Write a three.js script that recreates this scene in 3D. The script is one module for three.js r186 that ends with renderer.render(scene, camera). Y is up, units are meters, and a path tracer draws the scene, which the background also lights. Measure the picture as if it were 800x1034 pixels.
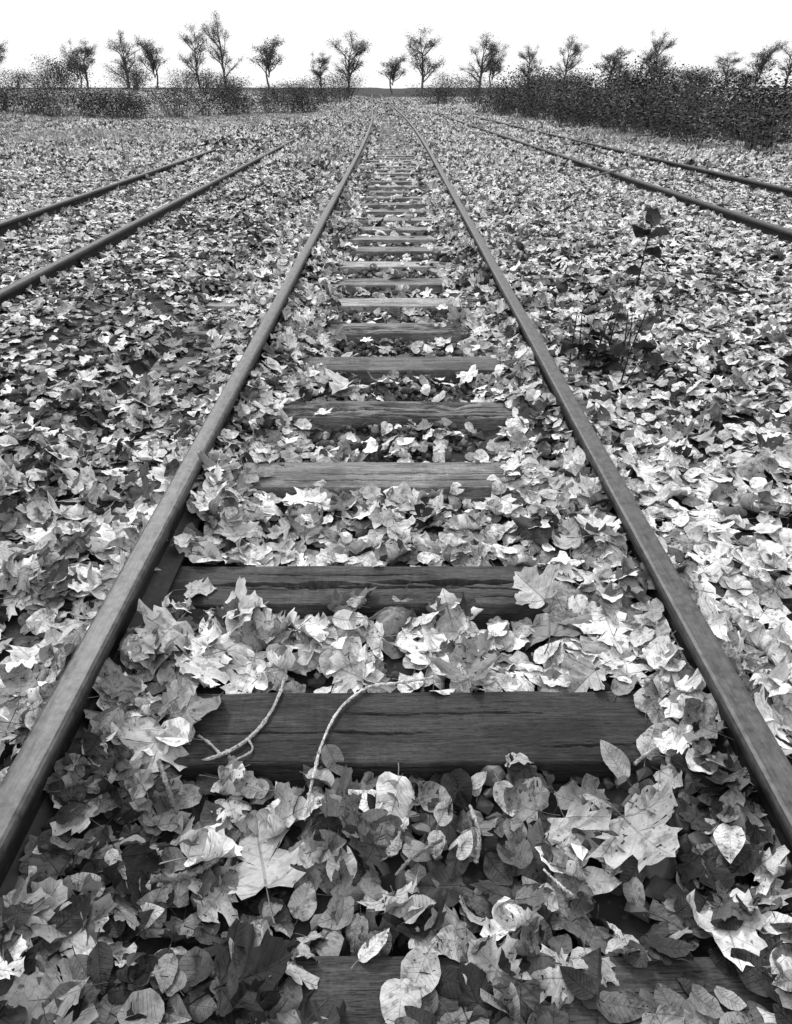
import * as THREE from 'three';
import { ConvexGeometry } from 'three/addons/geometries/ConvexGeometry.js';
import { mergeGeometries, toCreasedNormals } from 'three/addons/utils/BufferGeometryUtils.js';

// ───────── camera, sky, sun, exposure ─────────
const scene = new THREE.Scene();
const F = 690, PITCH = Math.atan(429 / F), CAMY = 1.313, CAMX = -0.0115;      // focal length in pixels of an 800 x 1034 picture
const camera = new THREE.PerspectiveCamera(2 * Math.atan(517 / F) * 180 / Math.PI, 792 / 1024, 0.05, 1200);
camera.position.set(CAMX, CAMY, 0);
camera.rotation.order = 'YXZ';
camera.rotation.set(-PITCH, -0.00245, 0);
scene.add(camera);

const skyW = 64, skyH = 32, skyData = new Float32Array(skyW * skyH * 4);
for (let j = 0; j < skyH; j++) for (let i = 0; i < skyW; i++) {
  const el = ((j + 0.5) / skyH - 0.5) * Math.PI, s = Math.max(0, Math.sin(el));
  const L = el > 0 ? 0.44 + 0.40 * s : 0.44;                                   // even overcast, a little brighter overhead
  skyData.set([L, L, L, 1], (j * skyW + i) * 4);
}
const sky = new THREE.DataTexture(skyData, skyW, skyH, THREE.RGBAFormat, THREE.FloatType);
sky.mapping = THREE.EquirectangularReflectionMapping; sky.magFilter = THREE.LinearFilter; sky.needsUpdate = true;
scene.background = sky; scene.environment = sky;

const sun = new THREE.DirectionalLight(0xffffff, 1.5);
sun.position.set(-16, 34, -32); sun.castShadow = true; sun.shadow.radius = 22;
Object.assign(sun.shadow.camera, { left: -30, right: 30, top: 40, bottom: -40, near: 1, far: 200 });
sun.shadow.mapSize.set(2048, 2048);
scene.add(sun); scene.add(sun.target);

const renderer = new THREE.WebGLRenderer({ antialias: true });
renderer.toneMapping = THREE.LinearToneMapping;
renderer.toneMappingExposure = 2.35;
renderer.shadowMap.enabled = true;

// ───────── helpers ─────────
function mulberry(a) { return () => { a |= 0; a = a + 0x6D2B79F5 | 0; let t = Math.imul(a ^ a >>> 15, 1 | a); t = t + Math.imul(t ^ t >>> 7, 61 | t) ^ t; return ((t ^ t >>> 14) >>> 0) / 4294967296; }; }
let rnd = mulberry(20241);
const R = (a, b) => a + (b - a) * rnd();
const gauss = () => (rnd() + rnd() + rnd() + rnd() - 2) * 1.2;
const clamp = (v, a, b) => Math.min(b, Math.max(a, v));
const sstep = (a, b, v) => { const t = clamp((v - a) / (b - a), 0, 1); return t * t * (3 - 2 * t); };
function hash(i, j, s) { let h = Math.imul(i, 374761393) ^ Math.imul(j, 668265263) ^ Math.imul(s, 2147483647 ^ 0x5bd1e995); h = Math.imul(h ^ h >>> 13, 1274126177); return ((h ^ h >>> 16) >>> 0) / 4294967296; }
function noise(x, y, s = 0) {
  const i = Math.floor(x), j = Math.floor(y), u = x - i, v = y - j, a = u * u * (3 - 2 * u), b = v * v * (3 - 2 * v);
  return (hash(i, j, s) * (1 - a) + hash(i + 1, j, s) * a) * (1 - b) + (hash(i, j + 1, s) * (1 - a) + hash(i + 1, j + 1, s) * a) * b;
}
const fbm = (x, y, s = 0, o = 4) => { let v = 0, w = 0.5, t = 0; for (let k = 0; k < o; k++) { v += w * noise(x, y, s + k * 17); t += w; w *= 0.5; x = x * 2.03 + 11.3; y = y * 2.03 + 5.7; } return v / t; };
const taken = {};
function numbered(n) { const k = taken[n] = (taken[n] ?? -1) + 1; return k ? `${n}_${String(k).padStart(3, '0')}` : n; }
function add(o, name, label, category, group, kind) {
  o.name = numbered(name); scene.add(o);
  if (label) o.userData.label = label;
  if (category) o.userData.category = category;
  if (group) o.userData.group = group;
  if (kind) o.userData.kind = kind;
  return o;
}
function part(geo, m, name, parent) { const p = new THREE.Mesh(geo, m); p.name = name; parent.add(p); return p; }
const grey = v => new THREE.Color().setRGB(v, v, v);
function mapTex(w, h, fn, srgb) {           // fn(u, v) -> linear reflectance or height 0..1
  const d = new Uint8Array(w * h * 4);
  for (let j = 0; j < h; j++) for (let i = 0; i < w; i++) {
    let v = clamp(fn((i + 0.5) / w, (j + 0.5) / h), 0, 1);
    if (srgb) v = v <= 0.0031308 ? 12.92 * v : 1.055 * Math.pow(v, 1 / 2.4) - 0.055;
    const k = (j * w + i) * 4; d[k] = d[k + 1] = d[k + 2] = v * 255; d[k + 3] = 255;
  }
  const t = new THREE.DataTexture(d, w, h);
  t.wrapS = t.wrapT = THREE.RepeatWrapping; t.magFilter = THREE.LinearFilter; t.minFilter = THREE.LinearMipmapLinearFilter; t.generateMipmaps = true;
  if (srgb) t.colorSpace = THREE.SRGBColorSpace;
  t.needsUpdate = true;
  return t;
}
// tileable fbm over the unit square
const wrapNoise = (u, v, nx, ny, s) => { const x = u * nx, y = v * ny, i = Math.floor(x), j = Math.floor(y), a = x - i, b = y - j, A = a * a * (3 - 2 * a), B = b * b * (3 - 2 * b), m = (p, n) => ((p % n) + n) % n;
  const h = (p, q) => hash(m(p, nx), m(q, ny), s); return (h(i, j) * (1 - A) + h(i + 1, j) * A) * (1 - B) + (h(i, j + 1) * (1 - A) + h(i + 1, j + 1) * A) * B; };
const wfbm = (u, v, nx, ny, s, o = 4) => { let r = 0, w = 0.5, t = 0; for (let k = 0; k < o; k++) { r += w * wrapNoise(u, v, nx << k, ny << k, s + 31 * k); t += w; w *= 0.55; } return r / t; };

// where a line of sight of the photograph meets the level plane at height y; used once to survey where things stand
function survey(px, py, y = 0) {
  const u = (px - 398) / F, v = (py - 517) / F, c = Math.cos(PITCH), s = Math.sin(PITCH);
  const t = (y - CAMY) / (-v * c - s);
  return [CAMX + u * t, (c - v * s) * t];     // x, distance ahead
}
const P = (x, y, d) => new THREE.Vector3(x, y, -d);

// ───────── layout of the tracks ─────────
const RAILTOP = 0.16, RX = 0.7525;
const bend = d => d < 14 ? 0 : d < 40 ? -0.28 * ((d - 14) / 23) ** 2 : -0.3578 - 0.0275 * (d - 40);   // the main track bears left far ahead
// sleepers: far edge ahead, width, visible span left and right, grey, kind of wear
const SL = [
  [1.244, 0.222, -0.54, 0.58, 0.026, 'fine'], [1.786, 0.20, -0.70, 0.41, 0.040, 'split'], [2.505, 0.215, -0.56, 0.42, 0.125, 'plain'],
  [3.149, 0.20, -0.55, 0.50, 0.10, 'rotten'], [3.805, 0.225, -0.43, 0.56, 0.085, 'fine'], [4.465, 0.22, -0.45, 0.29, 0.12, 'rotten'],
  [5.085, 0.22, -0.48, 0.46, 0.19, 'plain'], [5.696, 0.215, -0.40, 0.42, 0.13, 'split'], [6.325, 0.22, -0.455, 0.46, 0.2, 'plain'],
  [6.99, 0.22, -0.375, 0.46, 0.12, 'fine'], [7.56, 0.22, -0.42, 0.36, 0.15, 'plain'], [8.10, 0.22, -0.36, 0.32, 0.14, 'fine'], [8.74, 0.22, -0.40, 0.45, 0.16, 'plain'],
];
for (let k = 13; k < 62; k++) SL.push([8.74 + 0.63 * (k - 12) + R(-0.03, 0.03), 0.22, -R(0.25, 0.46), R(0.2, 0.46), R(0.11, 0.17), 'plain']);
for (let k = 0; k < 1; k++) SL.push([0.62 - 0.63 * k, 0.22, -0.1, -0.05, 0.03, 'plain']);   // behind and under the photographer, under leaves
const sleeperAt = (x, d) => { for (const s of SL) if (d <= s[0] && d >= s[0] - s[1] && Math.abs(x) < 1.35) return s; return null; };

const sideRails = [   // x as a function of the distance ahead
  ['left siding rail nearest the main track, low and dark among pale leaves', d => -2.67, -1, 24],
  ['far left siding rail, partly buried under leaves and grass', d => -4.02, -1, 40],
  ['right siding rail nearest the main track with a stick across it', d => 3.64 - 0.045 * (d - 10.5), -1, 44],
  ['far right siding rail beside the dark undergrowth', d => 5.08 - 0.057 * (d - 15.3), -1, 44],
];
function groundH(x0, d) {
  const x = x0 - bend(d), a = Math.abs(x);
  let h = -0.058 + 0.018 * (fbm(x * 5, d * 5, 3, 3) - 0.5) * 2;
  h += 0.095 * sstep(0.40, 0.70, a + 0.10 * (noise(x * 3, d * 2.3, 9) - 0.5));
  if (a < 1.4) h = Math.min(h, -0.016);
  h -= 0.02 * (1 - sstep(0.85, 1.1, d)) * (1 - sstep(0.5, 0.7, a));
  h += 0.05 * (fbm(x * 0.8, d * 0.8, 5, 3) - 0.5) * sstep(0.9, 1.6, a);
  h += 0.05 * (fbm(x * 0.13, d * 0.13, 6, 2) - 0.5) * sstep(1.5, 5, a);
  // leaf and grass banks that bury the left siding
  h += 0.21 * Math.exp(-(((x + 3.95) / 0.9) ** 2)) * sstep(16.3, 18.5, d) * (1 - sstep(27, 29.5, d));
  h += 0.21 * Math.exp(-(((x + 2.7) / 0.8) ** 2)) * sstep(21.5, 23.5, d);
  h += 0.9 * sstep(9, 22, Math.abs(x0)) * sstep(20, 40, d);
  return h;
}

// ───────── materials ─────────
const soilMap = mapTex(512, 512, (u, v) => 0.02 + 0.07 * wfbm(u, v, 8, 8, 1, 5) ** 1.6 + 0.25 * Math.max(0, wrapNoise(u, v, 120, 120, 7) - 0.78), true);
const soilBump = mapTex(512, 512, (u, v) => wfbm(u, v, 16, 16, 4, 5));
const M = {};
M.soil = new THREE.MeshPhysicalMaterial({ specularIntensity: 0.2, color: grey(0.6), map: soilMap, bumpMap: soilBump, bumpScale: 0.02, roughness: 0.95 });
M.stone = [0.055, 0.11, 0.19, 0.33].map(v => new THREE.MeshPhysicalMaterial({ specularIntensity: 0.4, color: grey(v * 0.85), roughness: 0.85,
  map: mapTex(64, 64, (u, w) => 0.62 + 0.38 * wfbm(u, w, 6, 6, 40 + v * 100 | 0, 4), true) }));
const grain = (u, v) => { const w = v + 0.02 * (wrapNoise(u, v, 6, 5, 10) - 0.5); return wrapNoise(u, w, 18, 110, 11) * 0.26 + wrapNoise(u, w, 70, 256, 12) * 0.34 + wrapNoise(u, w, 5, 22, 13) * 0.2 + wrapNoise(u, v, 300, 200, 9) * 0.2; };
const hairs = (u, v) => { const w = v + 0.012 * (wfbm(u, v, 5, 4, 17, 3) - 0.5), a = wrapNoise(u, w, 7, 128, 16), b = wrapNoise(u, w, 22, 256, 18); return Math.max(sstep(0.91, 0.97, a), sstep(0.94, 0.98, b)); };
const woodMap = mapTex(2048, 512, (u, v) => {
  const blot = wfbm(u, v, 6, 4, 14, 5), chip = Math.max(0, wrapNoise(u, v, 200, 256, 15) - 0.84) * 2.4, stain = sstep(0.52, 0.7, wfbm(u, v, 9, 5, 19, 4));
  const saw = 1 - 0.22 * wrapNoise(u + 0.01 * v, v, 230, 3, 20) * sstep(0.4, 0.6, blot);
  return (0.14 + 1.0 * grain(u, v) ** 1.5 * (0.3 + 1.4 * blot) + chip * blot) * saw * (1 - 0.75 * hairs(u, v)) * (1 - 0.35 * stain);
}, true);
const woodBump = mapTex(2048, 512, (u, v) => 0.2 + 0.75 * grain(u, v) - 0.45 * hairs(u, v));
const woodMats = new Map();
const wood = v => { const k = Math.round(v * 1000); if (!woodMats.has(k)) woodMats.set(k, new THREE.MeshPhysicalMaterial({ specularIntensity: 0.3, color: grey(Math.min(1, k / 1000 * 2.4)), map: woodMap, bumpMap: woodBump, bumpScale: 0.004, roughness: 0.84 })); return woodMats.get(k); };
const railMap = mapTex(1024, 512, (u, v) => {      // v runs once round the section; the head's top lies at 0.5: worn bright there, dark rust on the flanks
  const a = Math.abs(v - 0.5) * 2, wob = 0.03 * (wfbm(u, v, 6, 6, 27, 3) - 0.5), worn = 1 - sstep(0.13, 0.20, a + wob);
  const streak = wrapNoise(u, v, 5, 150, 21) * 0.5 + wrapNoise(u, v, 16, 256, 22) * 0.4 + wrapNoise(u, v, 2, 40, 23) * 0.5;
  const fleck = Math.max(0, wrapNoise(u, v, 200, 256, 24) - 0.84) * 2.2, pit = wfbm(u, v, 64, 40, 25, 4);
  return worn * (0.18 + 0.34 * streak + 0.75 * (pit - 0.32) + fleck * 1.3) + (1 - worn) * (0.05 + 0.16 * pit * pit + 0.08 * streak * pit);
}, true);
const railBump = mapTex(512, 256, (u, v) => 0.6 * wfbm(u, v, 40, 30, 25, 3) + 0.4 * wrapNoise(u, v, 6, 60, 21));
M.rail = new THREE.MeshPhysicalMaterial({ specularIntensity: 0.6, color: grey(0.095), map: railMap, bumpMap: railBump, bumpScale: 0.002, roughness: 0.5, metalness: 0.1 });
M.oldRail = new THREE.MeshPhysicalMaterial({ specularIntensity: 0.5, color: grey(0.085), map: railMap, bumpMap: railBump, bumpScale: 0.002, roughness: 0.7 });
M.bark = new THREE.MeshStandardMaterial({ color: grey(0.13), roughness: 0.9, map: mapTex(128, 128, (u, v) => 0.45 + 0.6 * wfbm(u, v, 8, 20, 51, 4), true) });
const twigMap = mapTex(128, 256, (u, v) => 0.05 + 1.25 * wfbm(u, v, 8, 40, 52, 4) - (wrapNoise(u, v, 12, 60, 53) > 0.82 ? 0.4 : 0), true);
M.twigPale = new THREE.MeshStandardMaterial({ color: grey(0.55), roughness: 0.8, map: twigMap, bumpMap: twigMap, bumpScale: 0.002 });
M.twigDark = new THREE.MeshStandardMaterial({ color: grey(0.16), roughness: 0.85, map: twigMap, bumpMap: twigMap, bumpScale: 0.002 });

// ───────── the ground: one sheet to the horizon ─────────
{
  const xs = [], ds = [];
  for (let x = -3; x <= 3.001; x += 0.06) xs.push(x);
  for (let s = 0.08, x = 3; x < 420; s *= 1.13) { x += s; xs.push(x); xs.unshift(-x); }
  for (let d = -1.2; d <= 8; d += 0.06) ds.push(d);
  for (let s = 0.07, d = 8; d < 900; s *= 1.035) { d += s; ds.push(d); }
  for (let s = 0.1, d = -1.2; d > -60; s *= 1.4) { d -= s; ds.unshift(d); }
  const pos = [], uv = [], idx = [], n = xs.length;
  for (const d of ds) for (const x of xs) { pos.push(x, groundH(x, d) - 0.012, -d); uv.push(x / 1.3, d / 1.3); }
  for (let j = 0; j + 1 < ds.length; j++) for (let i = 0; i + 1 < n; i++) { const a = j * n + i; idx.push(a, a + 1, a + n, a + 1, a + n + 1, a + n); }
  const g = new THREE.BufferGeometry(); g.setAttribute('position', new THREE.Float32BufferAttribute(pos, 3)); g.setAttribute('uv', new THREE.Float32BufferAttribute(uv, 2)); g.setIndex(idx); g.computeVertexNormals();
  add(new THREE.Mesh(g, M.soil), 'ground', 'dark damp soil under the fallen leaves', 'ground', null, 'structure');
}

// ───────── height field that leaves come to rest on ─────────
const GX0 = -8.6, GD0 = -1.0, CELL = 0.0125, GNX = Math.round(17.2 / CELL), GND = Math.round(15.4 / CELL);
const H = new Float32Array(GNX * GND);
for (let j = 0; j < GND; j++) for (let i = 0; i < GNX; i++) {
  const x = GX0 + (i + 0.5) * CELL, d = GD0 + (j + 0.5) * CELL;
  H[j * GNX + i] = sleeperAt(x, d) ? 0.002 : groundH(x, d);
  const f = 0.0625 - Math.abs(Math.abs(x) - RX); if (f > 0) H[j * GNX + i] = Math.max(H[j * GNX + i], 0.03 + 0.4 * f);
}
const cell = (x, d) => { const i = Math.floor((x - GX0) / CELL), j = Math.floor((d - GD0) / CELL); return i < 0 || j < 0 || i >= GNX || j >= GND ? -1 : j * GNX + i; };
const hAt = (x, d) => { const c = cell(x, d); return c < 0 ? groundH(x, d) : H[c]; };

// ───────── rails ─────────
const PROFILE = (() => {   // half section of a flat-bottom rail, from the middle of the foot up to the middle of the head
  const half = [[0, 0], [0.0625, 0], [0.0625, 0.010], [0.030, 0.021], [0.0095, 0.034], [0.0085, 0.090], [0.016, 0.099], [0.034, 0.104], [0.0355, 0.112], [0.0350, 0.127], [0.0325, 0.134], [0.026, 0.1382], [0.013, 0.1396], [0, 0.140]];
  return [...half, ...half.slice(1, -1).reverse().map(([x, y]) => [-x, y])];
})();
function railGeo(xOf, d0, d1, y0) {
  const ds = [d0]; while (ds[ds.length - 1] < d1 - 1e-6) { const d = ds[ds.length - 1]; ds.push(Math.min(d1, d + (d < 12 ? 0.35 : 1.2))); }
  const parts = [], n = PROFILE.length;
  const pos = [], uv = [], idx = [];
  let q = 0; const per = PROFILE.map((p, k) => { if (k) q += Math.hypot(p[0] - PROFILE[k - 1][0], p[1] - PROFILE[k - 1][1]); return q; }); per.push(q + 0.0625); const PT = q + 0.0625;
  for (const d of ds) { const e = 0.02, sl = (xOf(d + e) - xOf(d - e)) / (2 * e), c = 1 / Math.hypot(1, sl), w = 0.0012 * Math.sin(d * 2.1);
    for (let k = 0; k <= n; k++) { const [px, py] = PROFILE[k % n]; pos.push(xOf(d) + w + px * c, y0 + py, -d + px * sl * c); uv.push(d / 1.1, per[k] / PT); } }
  const m = n + 1;
  for (let j = 0; j + 1 < ds.length; j++) for (let k = 0; k < n; k++) { const a = j * m + k; idx.push(a, a + m, a + 1, a + 1, a + m, a + m + 1); }
  for (const [j, flip] of [[0, 1], [ds.length - 1, 0]]) { const b = pos.length / 3, d = ds[j];
    for (const [px, py] of PROFILE) { pos.push(xOf(d) + px, y0 + py, -d); uv.push(px * 2, py * 2); }
    THREE.ShapeUtils.triangulateShape(PROFILE.map(p => new THREE.Vector2(...p)), []).forEach(t => idx.push(...(flip ? [b + t[0], b + t[2], b + t[1]] : t.map(v => b + v)))); }
  let g = new THREE.BufferGeometry(); g.setAttribute('position', new THREE.Float32BufferAttribute(pos, 3)); g.setAttribute('uv', new THREE.Float32BufferAttribute(uv, 2)); g.setIndex(idx);
  return toCreasedNormals(g, 0.45);
}
const JOINT = 9.3;
const railLeft = d => -RX + bend(d), railRight = d => RX + bend(d);
add(new THREE.Mesh(railGeo(railLeft, -1.6, JOINT - 0.006, 0.02), M.rail), 'rail', 'left rail of the main track, the near length up to the dark joint', 'rail', 'rails of the main track');
add(new THREE.Mesh(railGeo(railLeft, JOINT + 0.006, 160, 0.02), M.rail), 'rail', 'left rail of the main track, the far length beyond the dark joint', 'rail', 'rails of the main track');
add(new THREE.Mesh(railGeo(railRight, -1.6, 160, 0.02), M.rail), 'rail', 'right rail of the main track, smooth worn steel running to the top', 'rail', 'rails of the main track');
for (const [label, fn, a, b] of sideRails) add(new THREE.Mesh(railGeo(fn, a, b, 0.005), M.oldRail), 'siding_rail', label, 'rail', 'rails of the sidings');
{ // joint bars bolted on both sides of the rail end
  const j = add(new THREE.Group(), 'rail_joint', 'dark bolted joint where two lengths of the left rail meet', 'rail joint');
  j.position.set(-RX, 0.05, -JOINT);
  for (const s of [-1, 1]) {
    const sh = new THREE.Shape([[0.012, 0], [0.034, 0.004], [0.022, 0.03], [0.024, 0.05], [0.034, 0.068], [0.012, 0.072]].map(p => new THREE.Vector2(...p)));
    const g = new THREE.ExtrudeGeometry(sh, { depth: 0.5, bevelEnabled: false }); g.translate(0, 0, -0.25); if (s < 0) g.rotateY(Math.PI);
    part(g, M.oldRail, 'joint_bar', j);
    for (const z of [-0.19, -0.07, 0.07, 0.19]) { const b = new THREE.CylinderGeometry(0.016, 0.016, 0.022, 6); b.rotateZ(Math.PI / 2); b.translate(s * 0.034, 0.04, z); part(b, M.oldRail, 'bolt', j); }
  }
}

// ───────── sleepers ─────────
function sleeperGeo(len, w, h, fine, wear, seed) {
  const nx = fine ? 300 : 40, nz = fine ? 84 : 8, r = 0.006;
  const cracks = [];
  const rr = mulberry(seed);
  const crack = (x0, x1, z, wd, dp, wob) => cracks.push({ x0, x1, z, wd, dp, wob, s: rr() * 100 });
  if (wear === 'fine') { crack(-0.55, 0.1, 0.02, 0.0035, 0.012, 0.012); crack(-0.2, 0.45, -0.035, 0.003, 0.010, 0.010); crack(-1, -0.5, 0.05, 0.003, 0.01, 0.01); crack(0.3, 0.9, 0.06, 0.0025, 0.008, 0.008); }
  if (wear === 'split') { crack(-0.60, -0.05, 0.004, 0.012, 0.04, 0.012); crack(-0.12, 0.40, -0.012, 0.012, 0.04, 0.01); crack(-0.42, 0.2, 0.018, 0.007, 0.03, 0.01); crack(-0.6, 0.9, 0.02, 0.003, 0.012, 0.02); crack(-0.5, 0.2, -0.05, 0.0025, 0.008, 0.012); crack(0.2, 0.7, 0.055, 0.003, 0.01, 0.012); }
  if (wear === 'rotten') { crack(-0.5, 0.05, 0.015, 0.02, 0.045, 0.02); crack(-0.1, 0.55, 0.04, 0.013, 0.04, 0.02); crack(-0.6, 0.6, -0.02, 0.005, 0.02, 0.02); crack(-0.3, 0.6, 0.075, 0.01, 0.03, 0.02); }
  if (wear === 'plain') { crack(-0.9 * rr(), 0.9 * rr(), 0.04 * (rr() - 0.5), 0.003, 0.01, 0.015); crack(-0.6, 0.7, 0.05, 0.003, 0.008, 0.012); }
  const dip = (x, z) => {
    let y = 0;
    for (const c of cracks) { if (x < c.x0 || x > c.x1) continue; const t = (x - c.x0) / (c.x1 - c.x0), e = Math.min(1, Math.min(t, 1 - t) * 6);
      const zc = c.z + c.wob * (fbm(x * 5, c.s, seed, 3) - 0.5) * 2 + 0.007 * (noise(x * 45, c.s, seed + 1) - 0.5), wd = c.wd * Math.max(0, 1.9 * fbm(x * 16, c.s, seed + 2, 3) - 0.25) * e;
      const q = Math.abs(z - zc); if (wd > 1e-4 && q < wd) y -= c.dp * e * (1 - (q / wd) ** 5); }
    y += 0.004 * (fbm(x * 3, z * 14, seed, 4) - 0.5) + 0.0016 * (noise(x * 8, z * 240, seed + 4) - 0.5);
    if (wear === 'rotten') y -= 0.03 * sstep(0.5, 0.8, fbm(x * 4, z * 18, seed + 8, 3));
    return y;
  };
  // cross-section sweep: bottom front -> front -> rounded edge -> top -> rounded edge -> back
  const sec = [[0.5 * w, -h, 0], [0.5 * w + 0.002, -h * 0.5, 0], [0.5 * w, -0.009, 0], [0.5 * w - 0.0025, -0.002, 0]];
  for (let k = 0; k <= nz; k++) sec.push([0.5 * w - r - (w - 2 * r) * k / nz, 0, 1]);
  sec.push([-0.5 * w + 0.0025, -0.003, 0], [-0.5 * w, -0.012, 0], [-0.5 * w, -h, 0]);
  const pos = [], uv = [], idx = [], m = sec.length; let per = 0;
  const pv = sec.map((p, k) => { if (k) per += Math.hypot(p[0] - sec[k - 1][0], p[1] - sec[k - 1][1]); return per; });
  const u0 = rr() * 3, v0 = rr();
  for (let i = 0; i <= nx; i++) { const x = (i / nx - 0.5) * len;
    for (let k = 0; k < m; k++) { const [z, y, t] = sec[k], eb = 0.006 * (fbm(x * 7, z > 0 ? 1 : 9, seed, 4) - 0.5) * (Math.abs(z) > 0.4 * w ? 1 : 0);
      pos.push(x, y + (t ? dip(x, z) : 0.004 * (noise(x * 9, y * 30, seed + 6) - 0.5)), z + eb); uv.push(x / 1.3 + u0, pv[k] / 0.42 + v0); } }
  for (let i = 0; i < nx; i++) for (let k = 0; k + 1 < m; k++) { const a = i * m + k; idx.push(a, a + m, a + 1, a + 1, a + m, a + m + 1); }
  for (const [i, f] of [[0, 1], [nx, 0]]) { const b = pos.length / 3; pos.push((i / nx - 0.5) * len, -h / 2, 0); uv.push(0, 0);
    for (let k = 0; k + 1 < m; k++) { const a = i * m + k; idx.push(...(f ? [b, a, a + 1] : [b, a + 1, a])); } const a = i * m; idx.push(...(f ? [b, a + m - 1, a] : [b, a, a + m - 1])); }
  const g = new THREE.BufferGeometry(); g.setAttribute('position', new THREE.Float32BufferAttribute(pos, 3)); g.setAttribute('uv', new THREE.Float32BufferAttribute(uv, 2)); g.setIndex(idx); g.computeVertexNormals();
  return g;
}
const ORD = ['nearest', 'second', 'third', 'fourth', 'fifth', 'sixth', 'seventh', 'eighth', 'ninth', 'tenth', 'eleventh', 'twelfth', 'thirteenth', 'fourteenth', 'fifteenth', 'sixteenth', 'seventeenth', 'eighteenth', 'nineteenth', 'twentieth', 'twenty-first', 'twenty-second', 'twenty-third', 'twenty-fourth', 'twenty-fifth', 'twenty-sixth', 'twenty-seventh', 'twenty-eighth'];
const WEAR = { fine: 'with a few fine cracks', split: 'split lengthwise by a deep crack', rotten: 'rotted and torn along its top', plain: 'with a plain worn top' };
const farSleeper = [1, 2, 3].map(s => sleeperGeo(2.7, 0.22, 0.13, false, 'plain', s * 77));
SL.forEach(([far, w, , , v, wear], k) => {
  const fine = k < 8, behind = k >= 62, n = SL.length;
  const m = new THREE.Mesh(fine ? sleeperGeo(2.7, w, 0.13, true, wear, 100 + k * 13) : farSleeper[k % 3], wood(v));
  const d = far - w / 2;
  m.position.set(bend(d), 0, -d); m.rotation.y = fine ? [0.004, 0.0, -0.003, -0.012, 0.006, 0.01, -0.004, 0.01][k] : R(-0.012, 0.012); m.rotation.z = R(-0.003, 0.003);
  const tone = v < 0.08 ? 'dark' : 'weathered grey';
  if (behind) add(m, 'railway_sleeper', 'dark timber sleeper buried under leaves in front of the nearest bare one', 'sleeper', 'sleepers of the main track');
  else if (k < 28) add(m, 'railway_sleeper', `${tone} timber sleeper ${WEAR[wear]}, ${ORD[k]} bare one from the viewer`, 'sleeper', 'sleepers of the main track');
  else add(m, 'railway_sleeper', 'small distant timber sleeper showing as a thin bar between the converging rails', 'sleeper', 'distant sleepers of the main track');
});
for (let k = 0; k < 9; k++) {   // half-buried sleepers of the left siding
  const d = 7.2 + k * 0.95, m = new THREE.Mesh(farSleeper[k % 3], wood(0.14)); m.scale.set(0.9, 1, 0.8);
  m.position.set(-3.35, 0.012, -d); m.rotation.y = R(-0.02, 0.02);
  add(m, 'siding_sleeper', `half-buried grey sleeper between the two left siding rails, ${k ? ORD[k] : 'first'} from the viewer`, 'sleeper', 'sleepers of the left siding');
}

// ───────── ballast stones ─────────
const stoneGeo = [];
for (let k = 0; k < 9; k++) {
  const rr = mulberry(500 + k), pts = [], s = [1, 0.5 + 0.25 * rr(), 0.65 + 0.3 * rr()];
  for (let i = 0; i < 13; i++) { const z = rr() * 2 - 1, a = rr() * 6.283, q = Math.sqrt(1 - z * z), f = 0.8 + 0.3 * rr(); pts.push(new THREE.Vector3(q * Math.cos(a) * s[0] * f, z * s[1] * f, q * Math.sin(a) * s[2] * f)); }
  const g = new ConvexGeometry(pts), p = g.attributes.position, uv = []; for (let i = 0; i < p.count; i++) uv.push(p.getX(i) * 0.4 + p.getY(i) * 0.3, p.getZ(i) * 0.4 + p.getY(i) * 0.25);
  g.setAttribute('uv', new THREE.Float32BufferAttribute(uv, 2)); stoneGeo.push(g);
}
const stones = [];
function stoneDensity(x, d) {          // stones per square metre
  const a = Math.abs(x);
  if (d < 1.02) return a < 0.75 ? 260 * sstep(-0.3, 0.25, x + 0.2) + 110 : 60;
  if (a < 0.46 && d > 2.6 && d < 8) return 800 * (1 - sstep(0.30, 0.46, a));
  if (a < 0.5 && d > 8) return 250;
  if (x < -1.1 && x > -2.5 && d > 2.8 && d < 12) return 300;
  return a < 0.7 ? 60 : 25;
}
const inView = (x, d, m) => Math.abs(x) < 0.49 * Math.max(0, d) + 0.42 + m;
for (let k = 0; k < 90000; k++) {
  const d = R(-0.3, 13), x = R(-3.2, 3.2);
  if (rnd() * 1040 > stoneDensity(x, d) || !inView(x, d, 0.9) || sleeperAt(x, d) || Math.abs(Math.abs(x) - RX) < 0.09) continue;
  const r = (0.014 + 0.020 * rnd() ** 2) * (d < 1.1 ? 1.35 : 1), c = cell(x, d); if (c < 0) continue;
  const y = H[c] + r * 0.25; let hi = 0;
  const q = Math.ceil(r / CELL); const ci = c % GNX, cj = (c - ci) / GNX;
  for (let j = -q; j <= q; j++) for (let i = -q; i <= q; i++) { const ii = ci + i, jj = cj + j; if (ii < 0 || jj < 0 || ii >= GNX || jj >= GND) continue; const e = (i * i + j * j) * CELL * CELL / (r * r); if (e < 1 && !sleeperAt(x + i * CELL, d + j * CELL)) { const n = jj * GNX + ii; H[n] = Math.max(H[n], Math.min(-0.012, y + r * 0.6 * Math.sqrt(1 - e))); } }
  stones.push({ x, d, y: Math.min(y, -r * 0.45 - 0.008), r, v: rnd() < 0.45 ? 0 : rnd() < 0.6 ? 1 : rnd() < 0.7 ? 2 : 3, g: Math.floor(rnd() * 9), e: [R(0, 6.28), R(-0.5, 0.5), R(-0.5, 0.5)] });
}

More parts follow.
